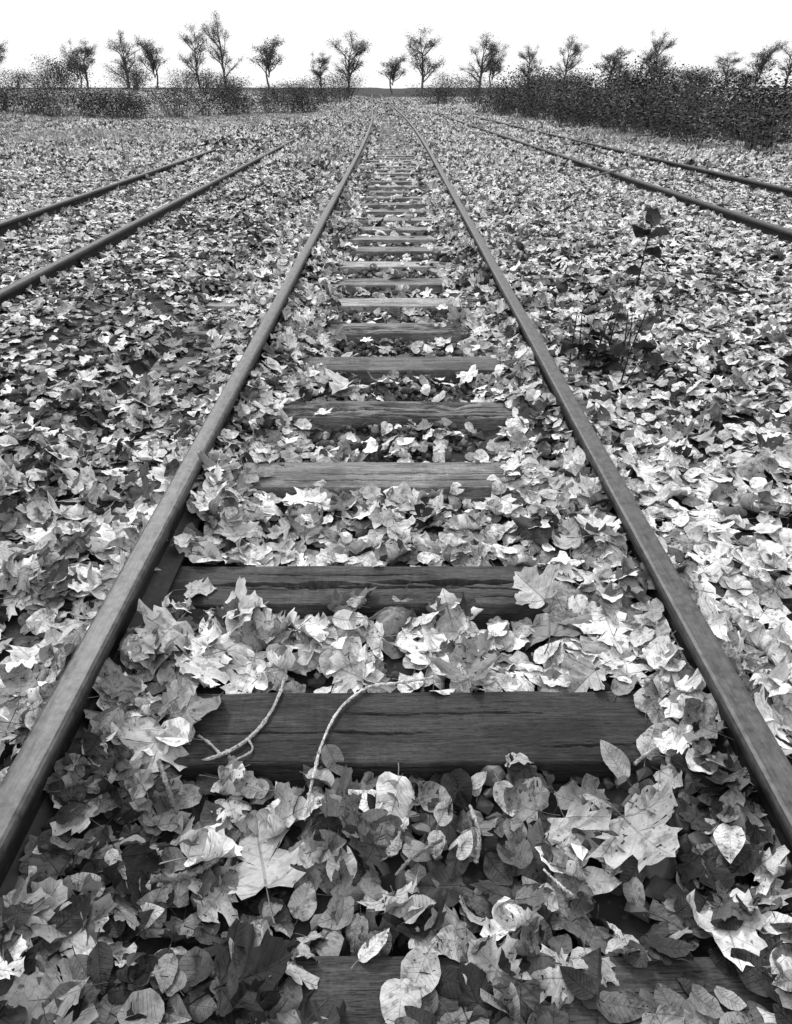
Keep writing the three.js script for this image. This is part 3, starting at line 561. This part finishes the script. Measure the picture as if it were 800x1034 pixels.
function twig(list, r0, r1, m, label, branches = [], lift) {
  const o = add(new THREE.Mesh(taperTube(onLeaves(list, r0, lift), r0, r1, list.length * 12, 8, 0.75, list.length * 31), m), 'twig', label, 'twig', 'twigs on the leaves');
  for (const [bl, b0, b1] of branches) part(taperTube(onLeaves(bl, b0, lift), b0, b1, bl.length * 10, 7, 0.75, bl.length * 57), m, 'side_twig', o);
}
M.twigMid = new THREE.MeshStandardMaterial({ color: grey(0.36), roughness: 0.85, map: twigMap, bumpMap: twigMap, bumpScale: 0.002 });
twig([[290, 664], [285, 690], [272, 720], [252, 744], [224, 761], [188, 772]], 0.0030, 0.0046, M.twigMid, 'knobbly forked grey twig lying on the left part of the nearest sleeper', [[[[250, 745], [254, 757], [236, 768]], 0.003, 0.0022], [[[222, 762], [212, 751], [199, 742]], 0.0034, 0.0028]], 0.003);
twig([[437, 684], [398, 690], [371, 694], [346, 712], [333, 731], [323, 755], [317, 778, 0.006], [312, 800], [307, 829]], 0.0038, 0.0030, M.twigPale, 'long pale curved twig running over the nearest sleeper into the leaves', [], 0.004);
twig([[474, 814], [481, 836], [483, 850], [479, 872]], 0.0035, 0.0045, M.twigMid, 'short grey twig standing among the stones before the nearest sleeper', [], 0.008);
twig([[152, 887], [186, 884], [220, 867]], 0.008, 0.006, M.twigDark, 'thick dark stick at the bottom left', [], 0.012);
twig([[445, 848], [418, 864], [398, 884]], 0.0035, 0.003, M.twigDark, 'thin dark twig in front of the broad round leaf', [], 0.008);
twig([[548, 878], [562, 892], [578, 906]], 0.0025, 0.003, M.twigPale, 'thin pale twig at the bottom edge, right of centre', [], 0.008);
twig([[160, 768], [168, 792], [178, 822]], 0.005, 0.004, M.twigDark, 'dark twig left of the nearest sleeper beside a pale maple leaf', [], 0.008);
twig([[360, 632], [374, 624], [390, 613]], 0.0028, 0.002, M.twigDark, 'thin dark twig leaning on the front edge of the second sleeper', [], 0.006);
twig([[640, 772], [650, 764], [662, 756]], 0.004, 0.004, M.twigMid, 'short twig end right of the nearest sleeper', [], 0.006);
twig([[308, 428], [316, 421], [322, 413]], 0.0025, 0.002, M.twigMid, 'tiny twig on the left part of the fourth sleeper', [], 0.004);
{
  const a = survey(588, 182, 0.05), b = survey(622, 172, 0.17), c = survey(640, 169, 0.175), e = survey(662, 173, 0.12);
  add(new THREE.Mesh(taperTube([P(a[0], 0.07, a[1]), P(b[0], 0.165, b[1]), P(c[0], 0.17, c[1]), P(e[0], 0.13, e[1])], 0.018, 0.009, 24, 7, 0.3, 5), M.twigDark), 'fallen_stick', 'dark stick lying across the right siding rail', 'stick');
}

// ───────── weeds right of the track ─────────
M.weed = new THREE.MeshPhysicalMaterial({ specularIntensity: 0.4, color: grey(0.022), map: leafMaps.oval[0], bumpMap: leafBump.oval, bumpScale: 0.002, roughness: 0.55, side: THREE.DoubleSide });
M.weed2 = new THREE.MeshPhysicalMaterial({ specularIntensity: 0.4, color: grey(0.06), map: leafMaps.oval[1], bumpMap: leafBump.oval, bumpScale: 0.002, roughness: 0.55, side: THREE.DoubleSide });
M.weedStem = new THREE.MeshPhysicalMaterial({ specularIntensity: 0.3, color: grey(0.02), roughness: 0.7 });
function weed(px, py, stems, label) {
  const [x, d] = survey(px, py, 0.03), o = add(new THREE.Group(), 'weed', label, 'weed', 'weeds right of the track'); o.position.set(x, hAt(x, d) - 0.02, -d);
  for (const { dx = 0, dz = 0, h, lean = 0, leanz = 0, r = 0.003, leaves: ls = [] } of stems) {
    const c = new THREE.CatmullRomCurve3([new THREE.Vector3(dx, 0, dz), new THREE.Vector3(dx + lean * 0.25, h * 0.4, dz + leanz * 0.3), new THREE.Vector3(dx + lean * 0.65, h * 0.75, dz + leanz * 0.7), new THREE.Vector3(dx + lean, h, dz + leanz)]);
    part(taperTube(c.points, r, r * 0.6, 14, 5, 0.15, 3), M.weedStem, 'stem', o);
    for (const [t, yaw, up, s, m] of ls) { const L = part(VAR.oval[[1, 3, 5, 8][Math.floor(rnd() * 4)]].near, m ? M.weed2 : M.weed, 'leaf', o); c.getPoint(t, L.position);
      L.rotation.set(up, yaw, R(0.2, 0.7) * (rnd() < 0.5 ? -1 : 1), 'YXZ'); L.scale.setScalar(s); L.position.add(new THREE.Vector3(0, 0.012, -0.45 * s).applyEuler(new THREE.Euler(up, yaw, 0, 'YXZ'))); }
  }
}
weed(642, 294, [{ h: 0.44, lean: 0.03, r: 0.007, leaves: [[0.98, 0.5, 1.1, 0.13], [0.96, -0.5, 1.1, 0.13, 1], [0.72, 1.5, 0.35, 0.16], [0.68, -1.7, 0.3, 0.16, 1], [0.5, -1.3, -0.4, 0.15], [0.42, 1.3, -0.5, 0.15], [0.36, -1.7, 0.1, 0.11, 1], [0.25, 1.8, -0.2, 0.12], [0.2, -1, -0.4, 0.1]] }], 'tall upright weed with large dark leaves right of the track');
weed(603, 366, [-0.15, -0.10, -0.05, -0.02, 0.0, 0.03, 0.06, 0.10, 0.14, 0.18].map((dx, i) => ({ dx, dz: R(-0.05, 0.05), h: R(0.22, 0.38), lean: R(-0.04, 0.07), leanz: R(-0.02, 0.02), r: 0.0045, leaves: [[R(0.15, 0.4), R(0, 6), R(-0.4, 0.5), 0.10, i & 2], [R(0.3, 0.7), R(0, 6), R(-0.4, 0.5), 0.085], [R(0.1, 0.3), R(0, 6), R(-0.2, 0.6), 0.11]] })), 'low dark weed of many thin upright stems just right of the right rail');
weed(627, 384, [{ h: 0.40, lean: 0.07, r: 0.005, leaves: [[0.3, 1.9, 0.2, 0.12], [0.45, -1.5, -0.3, 0.13, 1], [0.6, -1.2, 0.4, 0.11]] }, { dx: 0.03, h: 0.2, lean: 0.1, r: 0.003, leaves: [[0.6, -1.9, -0.1, 0.12], [0.8, -0.4, 0.3, 0.1]] }], 'slanting single-stemmed dark weed by the right picture edge');
weed(566, 300, [{ h: 0.10, r: 0.003, leaves: [[0.7, 0.8, 1.0, 0.11, 1], [0.6, -0.7, 0.9, 0.10]] }], 'small seedling with two upright leaves beyond the right rail');
weed(527, 258, [{ h: 0.12, r: 0.003, leaves: [[0.7, 1.2, 0.8, 0.12], [0.6, -1.0, 0.9, 0.12, 1]] }], 'small dark seedling right of the right rail at mid height');

// ───────── grass over the left siding and by the undergrowth ─────────
{
  const blades = [], rr = mulberry(66);
  for (let k = 0; k < 16; k++) { const a = rr() * 6.28, L = 0.6 + 0.6 * rr(), b = 0.25 + 0.7 * rr(), w = 0.028, ca = Math.cos(a), sa = Math.sin(a), ox = (rr() - 0.5) * 0.6, oz = (rr() - 0.5) * 0.6;
    const g = new THREE.BufferGeometry(), pos = []; for (let i = 0; i <= 3; i++) { const t = i / 3, r = b * t * t * L, ww = w * (1 - t * 0.9); pos.push(ox + ca * r - sa * ww, L * t * (1 - 0.3 * t * b), oz + sa * r + ca * ww, ox + ca * r + sa * ww, L * t * (1 - 0.3 * t * b), oz + sa * r - ca * ww); }
    g.setAttribute('position', new THREE.Float32BufferAttribute(pos, 3)); g.setIndex([0, 1, 2, 1, 3, 2, 2, 3, 4, 3, 5, 4, 4, 5, 6, 5, 7, 6]); g.computeVertexNormals(); blades.push(g); }
  const tuft = mergeGeometries(blades), list = [];
  const mat = new THREE.MeshStandardMaterial({ color: grey(1), roughness: 0.7, side: THREE.DoubleSide });
  for (let k = 0; k < 26000; k++) { const d = R(15, 46), x = R(-24, 14); let w = 0;
    if (x < -1.6) w = sstep(0.42, 0.62, fbm(x * 0.35, d * 0.22, 15, 3)) * sstep(15, 21, d) * (x < -4.4 || d > 22 ? 1 : 0.25);
    if (x > 4.6) w = 0.8 * sstep(0.45, 0.6, fbm(x * 0.5, d * 0.3, 19, 3)) * sstep(14, 20, d) * sstep(0.2, 1.2, x - sideRails[3][1](d));
    if (x < -1.05 && x > -2.3 && d > 15) w = Math.max(w, 0.6 * sstep(0.5, 0.65, fbm(x * 0.6, d * 0.3, 25, 3)));
    if (rnd() < w && inView(x, d, 2)) list.push([x, d]); }
  const im = new THREE.InstancedMesh(tuft, mat, list.length);
  list.forEach(([x, d], i) => { const s = R(0.12, 0.24); im.setMatrixAt(i, MT.compose(NV.set(x, groundH(x, d) - 0.01, -d), Q.setFromAxisAngle(UP, R(0, 6.28)), new THREE.Vector3(s * 1.2, s, s * 1.2))); im.setColorAt(i, grey(R(0.10, 0.30))); });
  add(im, 'grass', 'sparse grey grass growing through the leaves over the sidings', 'grass', null, 'stuff');
}

// ───────── undergrowth and shrubs at the edge of the yard ─────────
function blade(pos, size, q, out) { const v = new THREE.Vector3(); for (const [a, b] of [[0, -0.5], [0.28, 0.02], [0, 0.55], [-0.28, 0.02]]) { v.set(a * size, 0, b * size).applyQuaternion(q).add(pos); out.push(v.x, v.y, v.z); } }
function foliageGeo(out) { const g = new THREE.BufferGeometry(), n = out.length / 12, idx = []; g.setAttribute('position', new THREE.Float32BufferAttribute(out, 3)); for (let i = 0; i < n; i++) idx.push(4 * i, 4 * i + 1, 4 * i + 2, 4 * i, 4 * i + 2, 4 * i + 3); g.setIndex(idx); g.computeVertexNormals(); return g; }
M.shrub = [0.016, 0.03, 0.06, 0.14].map(v => new THREE.MeshPhysicalMaterial({ specularIntensity: 0.3, color: grey(v), roughness: 0.75, side: THREE.DoubleSide }));
function shrubProto(seed, h, w, nStem, nLeaf, size, tone) {
  const keep = rnd; rnd = mulberry(seed); const o = new THREE.Group(), E = new THREE.Euler();
  const tips = [];
  for (let k = 0; k < nStem; k++) { const a = R(0, 6.28), b = R(0, 0.35) * w, c = R(0.2, 0.9) * w, H0 = h * R(0.6, 1), pts = [new THREE.Vector3(b * Math.cos(a), -0.05, b * Math.sin(a)), new THREE.Vector3((b + c) / 2 * Math.cos(a + 0.2), H0 * 0.55, (b + c) / 2 * Math.sin(a + 0.2)), new THREE.Vector3(c * Math.cos(a + 0.35), H0, c * Math.sin(a + 0.35))];
    part(taperTube(pts, 0.012 * h * 0.7, 0.004, 8, 5, 0, 1), M.bark, 'stem', o); const cv = new THREE.CatmullRomCurve3(pts); tips.push(cv); }
  const outs = [[], []];
  for (let k = 0; k < nLeaf; k++) { const cv = tips[Math.floor(rnd() * tips.length)], t = Math.sqrt(R(0.04, 1)), p = cv.getPoint(t), s = 0.26 * w; p.x += gauss() * s; p.z += gauss() * s; p.y = Math.max(0.04, p.y + gauss() * 0.14 * h); Q.setFromEuler(E.set(R(-1, 1), R(0, 6.28), R(-1, 1))); blade(p, size * R(0.6, 1.3), Q.clone(), outs[rnd() < 0.75 ? 0 : 1]); }
  part(foliageGeo(outs[0]), M.shrub[tone], 'foliage', o); part(foliageGeo(outs[1]), M.shrub[tone + 2], 'foliage', o);
  rnd = keep; return o;
}
const protos = [shrubProto(1, 1.3, 1.0, 30, 800, 0.10, 0), shrubProto(2, 1.5, 1.3, 26, 1500, 0.09, 0), shrubProto(3, 1.0, 0.9, 34, 450, 0.08, 1), shrubProto(4, 1.7, 1.7, 34, 2600, 0.09, 0)];
function shrub(k, x, d, s, label, group) { const o = protos[k].clone(); o.position.set(x, groundH(x, d) - 0.03, -d); o.rotation.y = R(0, 6.28); o.scale.set(s * R(0.9, 1.3), s * R(0.7, 1.15), s); return add(o, 'shrub', label, 'shrub', group); }
for (let k = 0; k < 24; k++) { const t = k / 23, d = 17.5 + 27 * t, x = 8.0 - 3.2 * t + R(-0.25, 0.5) + (k % 2) * 1.1; shrub([0, 2, 1, 2][k % 4], x, d, R(0.8, 1.15), `dark leggy shrub in the undergrowth beyond the right siding, ${ORD[k] ?? k + 1} along it`.replace('nearest along', 'nearest one along'), 'undergrowth right of the sidings'); }
for (let k = 0; k < 18; k++) { const d = 20 + 1.5 * k + R(-0.5, 0.5), x = 10.6 - 0.06 * d + R(-0.4, 1.6); shrub(k % 2 ? 3 : 1, x, d, R(0.9, 1.2), `dark thick shrub behind the right undergrowth, ${ORD[k] ?? k + 1} from the viewer`, 'thick shrubs on the right'); }
for (let k = 0; k < 28; k++) { const x = -4.6 - 0.95 * k + R(-0.3, 0.3), d = 44 - 11 * sstep(0, 10, k) + R(-0.6, 0.6); shrub([3, 1, 3, 1][k % 4], x, d, R(0.75, 0.95), `dark shrub in the hedge at the top left, ${ORD[k] ?? k + 1} counted outward from the track`.replace('nearest counted', 'first counted'), 'hedge at the top left'); }
let farRow = 0;
for (let k = 0; k < 30; k++) { const x = -34 + 2.3 * k + R(-0.5, 0.5), d = R(66, 76); if (Math.abs(x - bend(d)) < 2.4) continue; shrub(3, x, d, R(1.0, 1.4), `dark round shrub in the distant row closing the view, ${farRow ? ORD[farRow] : 'first'} from left`, 'distant row of shrubs'); farRow++; }

// ───────── thin saplings in the undergrowth ─────────
for (let k = 0; k < 16; k++) {
  const d = 19 + k * 1.4, x = 7.4 - 0.10 * (d - 18) + R(-0.3, 1.3), h = R(0.9, 1.9), o = new THREE.Group(); o.position.set(x, groundH(x, d) - 0.04, -d);
  const lean = R(-0.25, 0.25), st = [new THREE.Vector3(0, 0, 0), new THREE.Vector3(lean * 0.4, h * 0.5, R(-0.1, 0.1)), new THREE.Vector3(lean, h, R(-0.15, 0.15))], cv = new THREE.CatmullRomCurve3(st);
  part(taperTube(st, 0.016, 0.005, 10, 5, 0, 2), M.bark, 'trunk', o);
  for (let b = 0; b < 5; b++) { const p = cv.getPoint(R(0.35, 0.9)), a = R(0, 6.28); part(taperTube([p, p.clone().add(new THREE.Vector3(Math.cos(a) * 0.25, 0.2, Math.sin(a) * 0.25)), p.clone().add(new THREE.Vector3(Math.cos(a) * 0.4, 0.45, Math.sin(a) * 0.4))], 0.007, 0.003, 5, 4, 0, 3), M.bark, 'branch', o); }
  const out = [], E = new THREE.Euler(); for (let b = 0; b < 45; b++) { const p = cv.getPoint(R(0.3, 1)); p.x += gauss() * 0.2; p.y += gauss() * 0.15; p.z += gauss() * 0.2; blade(p, R(0.06, 0.12), Q.setFromEuler(E.set(R(-1, 1), R(0, 6.28), R(-1, 1))).clone(), out); }
  part(foliageGeo(out), M.shrub[3], 'crown', o);
  add(o, 'sapling', `thin bare sapling in the right undergrowth, ${k ? ORD[k] : 'first'} from the viewer`, 'sapling', 'saplings in the right undergrowth');
}

// ───────── autumn trees beyond the yard ─────────
function treeProto(seed, h, nLeaf) {
  const keep = rnd; rnd = mulberry(seed); const o = new THREE.Group(), wood_ = [], ends = [], E = new THREE.Euler();
  function limb(p, dir, len, r, lev) {
    const q = p.clone().addScaledVector(dir, len), mid = p.clone().addScaledVector(dir, len * 0.5).add(new THREE.Vector3(gauss(), gauss() * 0.5, gauss()).multiplyScalar(len * 0.07));
    wood_.push(taperTube([p, mid, q], r, r * 0.55, lev < 2 ? 8 : 4, lev < 2 ? 7 : 4, 0, 1)); if (lev >= 2) ends.push([p, q]); if (lev === 3) return;
    const n = lev === 0 ? 13 : 4; for (let k = 0; k < n; k++) { const t = lev === 0 ? R(0.16, 1) : R(0.35, 1), b = p.clone().lerp(q, t), d = dir.clone().multiplyScalar(R(0.5, 0.9)).add(new THREE.Vector3(gauss(), R(-0.1, 0.5), gauss()).multiplyScalar(0.75)).normalize(); limb(b, d, len * R(0.38, 0.56), r * 0.5 * (1.2 - 0.5 * t), lev + 1); }
  }
  limb(new THREE.Vector3(0, -0.2, 0), new THREE.Vector3(0.03, 1, 0.02).normalize(), h * 0.55, h * 0.018, 0);
  part(wood_[0], M.bark, 'trunk', o); part(mergeGeometries(wood_.slice(1)), M.bark, 'limbs', o);
  const out = []; for (let k = 0; k < nLeaf; k++) { const [a, b] = ends[Math.floor(rnd() * ends.length)], p = a.clone().lerp(b, R(0.2, 1.1)); p.x += gauss() * 0.5; p.y += gauss() * 0.4; p.z += gauss() * 0.5; blade(p, R(0.12, 0.26), Q.setFromEuler(E.set(R(-1, 1), R(0, 6.28), R(-1, 1))).clone(), out); }
  part(foliageGeo(out), M.shrub[2], 'crown', o); rnd = keep; return o;
}
const treeP = [treeProto(11, 12, 6000), treeProto(12, 14, 6500), treeProto(13, 11, 5000)];
Array.from({ length: 28 }, (_, k) => [-104 + 7.4 * k + R(-2.5, 2.5), R(140, 185)]).forEach(([x, d], k) => {
  const t = treeP[k % 3].clone(); t.position.set(x, groundH(x, d), -d); t.rotation.y = R(0, 6.28); t.scale.set(R(0.8, 1.15), R(0.55, 1.05), R(0.8, 1.15));
  add(t, 'maple_tree', `thin autumn tree in the far row on the horizon, ${k ? ORD[k] : 'first'} from the left`, 'tree', 'trees on the horizon');
});
scene.traverse(o => { if (o.isMesh) { o.castShadow = true; o.receiveShadow = true; } });
renderer.render(scene, camera);
